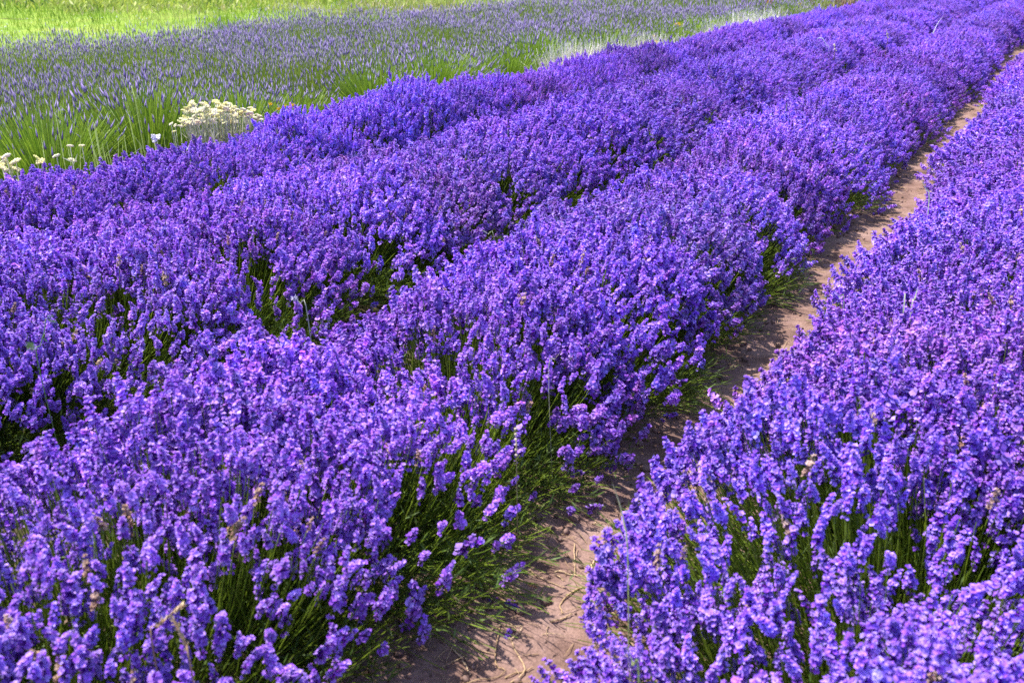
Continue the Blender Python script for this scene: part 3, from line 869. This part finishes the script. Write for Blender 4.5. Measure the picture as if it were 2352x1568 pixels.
grass_blade(zz((1000, 500, 2.614), (1195, 1470), (1250, 1380), (1300, 1240)), .12, .005, GREEN1, PALE, 'thin pale stalk leaning over the green gap by the path', 'dry stalk', 'dry_stalk')
grass_blade(zz((1000, 500, 2.614), (540, 225), (500, 185), (458, 158)), .46, .006, PALE, PALE, 'thin pale blade above the gap between two violet rows')

# broken dry ear in the bottom left corner
def ear(pl, zbase, lab, w=.0035):
    B = at(*pl[0], zbase); P = [on_ray(x, y, B) for x, y in pl]
    o_ = np.array([P[0][0], P[0][1], 0]); P = np.array([np.array([P[0][0], P[0][1] + .01, .03])] + P) - o_
    e = empty('dry_grass_ear', o_); tag(e, lab, 'grass ear')
    L = smooth_line(P, 16)
    g = Geo(); rod(g, L, .0016, STRAW, 5); obj('stem', g.mesh('stem', M_DRY), e)
    g = Geo(); n = 46
    t = rs.uniform(.45, 1, n); i = (t * 15).astype(int).clip(0, 14)
    Q = L[i] + (L[i + 1] - L[i]) * rs.random((n, 1)); d = (L[i + 1] - L[i]); d /= np.linalg.norm(d, axis=1, keepdims=True)
    v, f = quad_leaf(w * 1.4, .012, .003)
    g.scatter((v, f, np.ones((5, 3))), frames(d + rs.normal(0, .32, (n, 3))), Q, STRAWL * rs.uniform(.7, 1.2, (n, 1)))
    obj('seeds', g.mesh('seeds', M_DRY), e)
ear(zz(ZD, (970, 1235), (1010, 1120), (1080, 1050), (1160, 990)), .42, 'straw-coloured grass ear arching up right, bottom left of photo')
ear(zz(ZD, (1212, 1360), (1190, 1250), (1150, 1160), (1102, 1075)), .42, 'straw-coloured grass ear leaning left, bottom left of photo')

# white-beaded seed stalk by the green gap
pl = zz(ZC, (738, 430), (735, 360), (733, 300)); B = at(*pl[0], .40); P = np.array([on_ray(x, y, B) for x, y in pl])
e = empty('seed_stalk', (P[0][0], P[0][1], 0)); tag(e, 'thin stalk with a column of cream beads over the green gap', 'seed stalk')
P = P - np.array([P[0][0], P[0][1], 0]); g = Geo(); L = smooth_line([np.array([0.0, 0.01, .02])] + list(P), 12); rod(g, L, .0013, (.3, .25, .12), 4); obj('stem', g.mesh('stem', M_DRY), e)
bead = to_mesh('bead', iv * np.array([.0046, .0046, .0042]), if_, np.tile([.58, .48, .38], (12, 1)), M_CREAM, True)
for t in np.linspace(0, 1, 6):
    q = P[0] * (1 - t) + P[-1] * t; o = obj('bead', bead, e); o.location = q

# pale scabious-like seed head between two rows
pl = zz(ZE, (1762, 842), (1725, 800), (1690, 770)); B = at(*pl[0], .45); P = np.array([on_ray(x, y, B) for x, y in pl])
o_ = np.array([P[0][0], P[0][1], 0]); e = empty('scabious', o_); tag(e, 'pale round seed head on a grey stalk over the gap between rows', 'seed head')
P = P - o_; g = Geo(); rod(g, smooth_line([np.array([0.02, 0, .02])] + list(P), 12), .0017, (.45, .45, .36), 5); obj('stem', g.mesh('stem', M_DRY), e)
g = Geo(); d = rs.normal(0, 1, (40, 3)); v, f = quad_leaf(.004, .015, 0)
g.scatter((v, f, np.ones((5, 3))), frames(d), np.tile(P[-1], (40, 1)), np.array([.50, .46, .60]) * rs.uniform(.7, 1.3, (40, 1))); obj('flower_head', g.mesh('flower_head', M_CREAM), e)

# climbing vetch at the left edge
pl = zz(ZE, (215, 1130), (232, 1040), (255, 960), (262, 890)); B = at(*pl[0], .40); P = np.array([on_ray(x, y, B) for x, y in pl])
o_ = np.array([P[0][0], P[0][1], 0]); e = empty('vetch', o_); tag(e, 'pale green climbing vetch with paired leaflets near the left edge', 'weed')
P = P - o_; L = smooth_line([np.array([0.02, 0, .02])] + list(P), 20); g = Geo(); rod(g, L, .0016, (.16, .26, .07), 5); obj('stem', g.mesh('stem', M_GREEN), e)
v, f = quad_leaf(.005, .017, .003); lf = to_mesh('leaflet', v, f, np.tile([.20, .30, .09], (5, 1)), M_GREEN)
k = 0
for (zx, zy, dx) in ((165, 1045, -1), (300, 890, 1), (255, 1000, 1), (160, 1060, -1)):
    q = on_ray(*Z4(zx, zy, *ZE), B) - o_; root = L[np.argmin(np.linalg.norm(L - q, axis=1))]
    ax = q - root
    for t in np.linspace(.25, 1, 5):
        for sgn in (-1, 1):
            o = obj('leaflet', lf, e); o.location = root + ax * t
            dd_ = Vector(ax).normalized(); side = Vector((0, 0, 1)) * sgn * .9 + dd_ * .5
            o.rotation_mode = 'QUATERNION'; o.rotation_quaternion = side.to_track_quat('Z', 'Y')
    g = Geo(); rod(g, smooth_line([root, (root + q) / 2, q], 5), .0009, (.2, .3, .09), 3); obj('leaf_stalk', g.mesh('leaf_stalk', M_GREEN), e)

# pale curls and seed stalks in the distance
ZF = (1800, 0, 3.36)
for pl, zb, lab in ((zz(ZF, (750, 400), (735, 380), (712, 335), (690, 312), (660, 318), (655, 330)), .50, 'pale curled dry grass over the far violet rows'),
                    (zz(ZF, (1590, 330), (1640, 200), (1690, 135)), .46, 'pale arching grass stalk over the far gap between rows'),
                    (zz(ZF, (380, 375), (430, 362), (455, 340)), .50, 'faint pale grass stalk lying over the far violet row')):
    grass_blade(pl, zb, .022, (.50, .47, .50), (.62, .58, .62), lab)
for pl, lab in ((zz(ZF, (800, 415), (798, 365)), 'left of two far pale seed stalks among violet flowers'), (zz(ZF, (1235, 312), (1228, 262)), 'right of two far pale seed stalks among violet flowers')):
    B = at(*pl[0], .48); P = np.array([on_ray(x, y, B) for x, y in pl]); o_ = np.array([P[0][0], P[0][1], 0])
    g = Geo(); rod(g, smooth_line([np.array([0, 0, .02]), P[0] - o_, P[1] - o_], 8), .003, STRAW, 4)
    for t in np.linspace(0, 1, 7):
        g.add(iv * .011 * rs.uniform(.7, 1.2) + (P[0] * (1 - t) + P[1] * t - o_) + rs.normal(0, .008, 3), if_, np.array([.70, .58, .50]))
    o = obj('seed_stalk', g.mesh('seed_stalk', M_CREAM)); o.location = o_; tag(o, lab, 'seed stalk')

# ------------------------------------------------------------------ flowers and grasses in the border strip
def head_geo(g, c, rad, col, stemcol=None):
    """a flat-topped cluster of tiny button flowers"""
    n = 16
    a = np.arange(n) * 2.39996; rr = np.sqrt((np.arange(n) + .5) / n) * rad
    P = np.stack([rr * np.cos(a), rr * np.sin(a), .28 * rad * (1 - (rr / rad) ** 2)], 1) + c
    M = np.tile(np.eye(3), (n, 1, 1)) * (rad * .27 * rs.uniform(.8, 1.25, n))[:, None, None]
    g.scatter((iv, if_, np.ones((12, 3))), M, P, np.array(col) * rs.uniform(.85, 1.12, (n, 1)))
CREAM = (.86, .81, .47)
def cream_plant(heads, lab, zb, z=(400, 200, 5.88), X=-5.12, rad=.026, col=CREAM, group=None, leafy=40, base=None):
    pts = [Z4(a, b, *z) for a, b in heads]
    W = [at_x(p_[0], p_[1], X + rs.normal(0, .10 if len(pts) > 12 else .04)) for p_ in pts]
    W = np.array(W); o_ = np.array([W[:, 0].mean(), W[:, 1].mean(), 0])
    e = empty('cream_flower', o_); tag(e, lab, 'wild flower', group)
    g = Geo()
    root = np.stack([(W[:, 0] - o_[0]) * .6, (W[:, 1] - o_[1]) * .6, np.zeros(len(W))], 1)
    tip = W - o_
    n = len(W)
    stems_geo(g, root, (root + tip) / 2 + np.array([0, 0, .05]), tip, np.full(n, .006), np.full(n, .005), np.tile([.50, .50, .28], (n, 1)), np.tile([.72, .70, .50], (n, 1)), 3, 3)
    if leafy:
        m = leafy; i = rs.integers(0, n, m); t = rs.uniform(.1, .85, (m, 1))
        Q = root[i] * (1 - t) + tip[i] * t; d = rs.normal(0, .5, (m, 3)); d[:, 2] = 1
        v, f = quad_leaf(.007, .06, .01)
        g.scatter((v, f, np.ones((5, 3))), frames(d) * rs.uniform(.6, 1.4, m)[:, None, None], Q, np.array([.70, .69, .44]) * rs.uniform(.6, 1.2, (m, 1)))
    obj('stems', g.mesh('stems', M_GREEN), e)
    for q in tip:
        g = Geo(); head_geo(g, np.zeros(3), rad * rs.uniform(.65, 1.3), np.array(col) * np.array([1, rs.uniform(.93, 1.02), rs.uniform(.7, 1.3)]))
        o = obj('flower_head', g.mesh('flower_head', M_CREAM), e); o.location = q; o.rotation_euler = (rs.normal(0, .35), rs.normal(0, .35), 0)
heads = [(400, 300), (545, 310), (600, 330), (750, 285), (880, 310), (960, 350), (1010, 370), (330, 385), (410, 385), (280, 410), (530, 380), (640, 410), (700, 400), (770, 350), (830, 370), (900, 380), (990, 430), (1070, 405), (1140, 400),
         (1200, 430), (1230, 460), (300, 500), (260, 535), (350, 520), (430, 490), (520, 470), (600, 440), (680, 470), (810, 430), (1030, 480), (1110, 470), (1180, 450), (310, 560), (420, 560), (520, 540), (650, 530), (760, 490), (900, 480), (1000, 540), (1250, 380),
         (1340, 470), (1370, 515), (1300, 520), (580, 520), (700, 560), (850, 560), (940, 520), (280, 590)]
cream_plant(heads + [(a_ + 35, b_ + 28) for a_, b_ in heads] + [(a_ - 28, b_ + 45) for a_, b_ in heads[::2]], 'big clump of cream button flowers behind the farthest violet row', .50, rad=.021, leafy=900, base=Z4(800, 700, 400, 200, 5.88))
cream_plant([(105, 605), (165, 625), (240, 640), (150, 715)], 'small yellow-cream flower sprig left of the big cream clump', .40, rad=.020, leafy=8, base=Z4(250, 760, 400, 200, 5.88))
Z1 = (0, 150, 4.704)
cream_plant([(30, 1110), (75, 1090), (50, 1150), (100, 1185), (40, 1230), (130, 1255), (20, 1190), (190, 1240), (185, 1150)], 'cream flower clump cut by the left edge of the photo', .46, z=Z1, rad=.024, leafy=30, base=Z4(60, 1330, *Z1))
for (hx, hy), lab in (((805, 972), 'tall single cream flower among grass blades, left border'), ((940, 968), 'cream flower on a stout stem beside the tall single one'), ((420, 1105), 'cream flower left of the grass blades on the border'),
                      ((650, 1088), 'cream flower between two grass tufts on the border'), ((470, 1150), 'small cream flower half sunk in violet spikes'), ((830, 1138), 'bright white flower resting on the violet row')):
    cream_plant([(hx, hy)], lab, .46, z=Z1, X=-5.02, rad=.025, leafy=3, base=Z4(hx, hy + 130, *Z1), group='single cream flowers along the border')
cream_plant([(1770, 880), (1800, 885)], 'round white flower puff standing on the violet row', .52, z=Z1, X=-4.8, rad=.032, col=(.84, .80, .66), leafy=3, base=Z4(1780, 1010, *Z1))

def yellow_plant(spots, lab, zb, z, rad, base, col=(.82, .56, .03)):
    W = np.array([at_x(*Z4(a, b, *z), zb) for a, b in spots]); o_ = np.array([W[:, 0].mean(), W[:, 1].mean(), 0])
    e = empty('yellow_flower', o_); tag(e, lab, 'wild flower'); tip = W - o_; n = len(W)
    root = tip * np.array([.4, .4, 0]); g = Geo(); stems_geo(g, root, (root + tip) / 2, tip, np.full(n, .005), np.full(n, .004), np.tile([.12, .2, .03], (n, 1)), np.tile([.2, .3, .05], (n, 1)), 2, 3); obj('stems', g.mesh('stems', M_GREEN), e)
    for q in tip:
        g = Geo()
        for k in range(9):
            a = k * .698; v, f = quad_leaf(rad * .55, rad, rad * .1)
            g.add(v @ frames(np.array([[math.cos(a), math.sin(a), .35]]), np.zeros(1))[0].T, f, np.array(col) * rs.uniform(.85, 1.1))
        g.add(iv * rad * .35, if_, np.array([.55, .22, .02]))
        o = obj('flower_head', g.mesh('flower_head', M_CREAM), e); o.location = q; o.rotation_euler = (.5 + rs.normal(0, .2), rs.normal(0, .2), YAW)
Z2 = (400, 200, 5.88); Z3 = (1300, 0, 3.92)
yellow_plant([(1645, 390), (1740, 352), (1780, 418), (1850, 335), (1530, 322), (1715, 430)], 'golden daisies in front of the dark tuft right of the cream clump', -5.15, Z2, .020, Z4(1700, 560, *Z2))
yellow_plant([(1375, 235), (1410, 245), (1440, 240), (1400, 228), (1425, 255)], 'yellow ragwort on the rounded green bush of the old field', -6.0, Z3, .038, Z4(1410, 380, *Z3))
yellow_plant([(1180, 398), (1160, 350), (1190, 410)], 'few yellow flowers at the foot of the old field border', -5.3, Z3, .030, Z4(1170, 450, *Z3))
yellow_plant([(1965, 240), (1950, 248)], 'two yellow flowers beside the far dark green bush', -6.0, Z3, .05, Z4(1960, 300, *Z3))
yellow_plant([(500, 50), (520, 60), (512, 35), (495, 75)], 'yellow flowers in the far dry grass left of the violet rows', -6.0, ZF, .06, Z4(500, 110, *ZF))
yellow_plant([(1160, 18), (1200, 10), (1240, 6), (1180, 25), (1220, 20), (1270, 5), (1150, 28)], 'bright yellow flower patch at the top edge by the violet rows', -5.6, ZF, .10, Z4(1200, 45, *ZF), col=(.78, .66, .05))

# poppy
B = at(*Z4(2265, 140, *Z3), 0.25); top = on_ray(*Z4(2265, 25, *Z3), B); o_ = np.array([B[0], B[1], 0])
e = empty('poppy', o_); tag(e, 'single red poppy on a tall stem in the old field', 'poppy')
g = Geo(); rod(g, smooth_line([np.array([0, .02, 0]), B - o_, top - o_], 8), .010, (.22, .30, .12), 5); obj('stem', g.mesh('stem', M_GREEN), e)
g = Geo(); v, f = quad_leaf(.03, .16, .05); d = rs.normal(0, .6, (14, 3)); d[:, 2] = .7
g.scatter((v, f, np.ones((5, 3))), frames(d), (B - o_)[None] * rs.uniform(.2, 1.3, (14, 1)), np.tile([.22, .32, .12], (14, 1))); obj('leaves', g.mesh('leaves', M_GREEN), e)
for k in range(4):
    a = k * math.pi / 2; g = Geo(); v, f = quad_leaf(.115, .10, .045)
    g.add(v @ frames(np.array([[math.cos(a), math.sin(a), .45]]), np.full(1, a))[0].T, f, (.72, .03, .03)); o = obj('petal', g.mesh('petal', M_CREAM), e); o.location = top - o_

# dry pale grass clumps along the border
def tuft(name, P, n, hgt, rad, cols, lab, cat, group, w=.005, lean=22, wind=0.0, parts=False):
    e = empty(name, (P[0], P[1], -.02)); tag(e, lab, cat, group)
    a = rs.uniform(0, 6.28, n); q = np.sqrt(rs.random(n)); root = np.stack([np.cos(a) * q * rad[0], np.sin(a) * q * rad[1], 0 * a], 1)
    ln = np.abs(rs.normal(0, R(lean), n)); az = rs.uniform(0, 6.28, n); H = hgt * np.clip(rs.normal(.85, .2, n), .3, 1.2)
    tip = root + np.stack([np.cos(az) * np.sin(ln), np.sin(az) * np.sin(ln), np.cos(ln)], 1) * H[:, None]
    bend = root + (tip - root) * .5; bend[:, 2] += H * .12
    c0, c1 = np.array(cols[0]), np.array(cols[1])
    kk = rs.uniform(.7, 1.2, (n, 1))
    if parts:
        for i in range(n):
            g = Geo(); blade_geo(g, [root[i], bend[i], tip[i]], w, c0 * kk[i], c1 * kk[i], 7); obj('blade', g.mesh('blade', M_GREEN), e)
    else:
        g = Geo(); stems_geo(g, root, bend, tip, np.full(n, w), np.full(n, w * .5), c0 * kk, c1 * kk, 3, 2); o = obj('blades', g.mesh('blades', M_DRY), e); tag(o, kind='stuff')
    return e
DRYC = ((.70, .58, .38), (.88, .82, .66))
for (zx, zy), rad, n, hh, lab in (((430, 590), (.22, .75), 1400, .58, 'wide bleached grass clump where the violet row bends, left part'), ((640, 560), (.2, .35), 400, .5, 'thin bleached grass right of the wide clump'),
                              ((1040, 500), (.2, .9), 1100, .56, 'bleached grass strip in front of the rounded green bush'), ((1500, 430), (.2, .6), 250, .44, 'sparse dry grass below the ragwort bush'),
                              ((1900, 330), (.3, 1.3), 900, .58, 'tan dry grass beside the far dark green bush'), ((2150, 270), (.3, 1.2), 700, .62, 'tall tan grass plume before the poppy')):
    P = at_x(*Z4(zx, zy, *Z3), -5.2); tuft('dry_grass', P, n, hh, rad, DRYC, lab, 'dry grass', 'bleached grass along the border strip', w=.008)
for (zx, zy), rad, n, hh, lab in (((620, 80), (.5, 2.5), 900, .55, 'far yellow-green dry grass left of the violet rows'), ((1000, 50), (.5, 2.5), 700, .5, 'farthest pale grass strip beside the violet rows')):
    P = at_x(*Z4(zx, zy, *ZF), -5.6); tuft('dry_grass', P, n, hh, rad, ((.40, .42, .14), (.66, .62, .34)), lab, 'dry grass', 'bleached grass along the border strip', w=.016)
P = at_x(*Z4(830, 85, *ZF), -5.4); tuft('brown_weed', P, 260, .75, (.5, 1.0), ((.16, .13, .05), (.34, .22, .13)), 'brownish leafy weed beside the far violet row', 'weed', None, w=.045, lean=35)
# grass tufts at the front of the border
for (zx, zy, n, lab) in ((1040, 650, 5, 'grass tuft with broad blades between faded and violet lavender'), (1140, 690, 6, 'grass tuft right beside the broad-bladed one'), (1330, 835, 5, 'low grass tuft poking from the violet row'),
                     (660, 600, 4, 'tall thin grass tuft left of the broad-bladed one'), (375, 1010, 5, 'short grass tuft at the left border of the violet row'), (1610, 660, 8, 'yellow-green grass tuft before the dark faded bush'), (1800, 600, 4, 'tall single grass tuft left of the cream clump'), (70, 800, 5, 'grass tuft near the left edge among cream flowers'), (1235, 850, 3, 'curved pale grass blade tuft right of the broad-bladed pair')):
    P = at_x(*Z4(zx, zy, *Z1), -5.14); tuft('grass_tuft', (P[0], P[1]), n, P[2] + .03, (.05, .05), ((.26, .36, .07), (.48, .56, .18)), lab, 'grass', 'grass tufts along the border', w=.016, lean=7, parts=True)
# green bushes inside the old field
for (zx, zy), s, lab in (((740, 480), (1.0, .75), 'dark green bush by the bleached grass'), ((1470, 320), (1.35, .85), 'rounded yellow-green bush carrying ragwort'), ((2040, 200), (1.3, .9), 'dark green bush before the poppy'),
                         ((1000, 400), (.9, .6), 'low green bush left of the ragwort bush'), ((1820, 220), (1.3, .8), 'grey-green bush between ragwort and dark bush'), ((120, 560), (1.2, .85), 'dark green tuft behind the bend of the violet row')):
    P = at_x(*Z4(zx, zy, *Z3), -6.0); e = empty('green_bush', (P[0], P[1], 0)); tag(e, lab, 'bush', 'green bushes in the old field')
    q = int(rs.integers(6)); o = obj('foliage', FB[q][0], e); tag(o, kind='stuff'); e.scale = (s[0] * 1.3, s[0] * 1.3, s[1]); e.rotation_euler = (0, 0, rs.uniform(0, 6))
P = at(*Z4(1880, 290, 0, 0, 3.36), .25); e = empty('green_bush', (P[0], P[1], 0)); tag(e, 'lone dark green tuft amid the violet haze of the old field', 'bush'); tag(obj('foliage', FB[2][0], e), kind='stuff'); e.scale = (1.1, 1.1, .95)

# weeds beyond the meadow
gw = Geo(); n = 50000
X = rs.uniform(-60, -22, n); Y = rs.uniform(8, 75, n)
px, py, dd = project(np.stack([X, Y, np.full(n, .2)], 1))
edge = 16 + 20 * (fbm(X, Y, 4, 81, 2) - .5) - np.clip((px - 500) / 1000, 0, 1) * 25
ok = (px > -150) & (px < 1500) & (py < edge) & (py > -160); X, Y = X[ok], Y[ok]; n = len(X)
if n:
    v, f = quad_leaf(.05, .17, .05); d = rs.normal(0, .7, (n, 3)); d[:, 2] = 1
    kind_ = fbm(X, Y, 2.5, 83, 2)[:, None]
    col = np.where(kind_ > .56, np.array([.42, .46, .08]), np.where(kind_ > .42, np.array([.13, .22, .03]), np.array([.36, .30, .12]))) * rs.uniform(.6, 1.3, (n, 1))
    gw.scatter((v, f, np.ones((5, 3))), frames(d) * rs.uniform(.6, 1.7, n)[:, None, None], np.stack([X, Y, rs.uniform(0, .35, n)], 1), col)
    tag(obj('verge_weeds', gw.mesh('verge_weeds', M_GREEN)), 'yellowish weeds and brush along the far side of the meadow', 'weeds', kind='stuff')
# the dry strip between meadow and weeds
gw = Geo(); n = 30000
X = rs.uniform(-48, -14, n); Y = rs.uniform(8, 75, n); px, py, dd = project(np.stack([X, Y, np.full(n, .1)], 1))
lim = 22 - (px - 300) / 1000 * 22
ok = (px > 150) & (px < 1400) & (np.abs(py - lim) < 7 + 5 * (noise2(X, Y, 1.5, 90) - .5)) & (rs.random(n) < .8); X, Y = X[ok], Y[ok]; n = len(X)
if n:
    v, f = quad_leaf(.03, .22, .07); d = rs.normal(0, .6, (n, 3)); d[:, 2] = 1
    gw.scatter((v, f, np.ones((5, 3))), frames(d) * rs.uniform(.6, 1.6, n)[:, None, None], np.stack([X, Y, np.full(n, -.02)], 1), np.array([.52, .42, .25]) * rs.uniform(.7, 1.3, (n, 1)))
    tag(obj('dry_strip', gw.mesh('dry_strip', M_DRY)), 'tan dry grass strip along the far edge of the meadow', 'dry grass', kind='stuff')
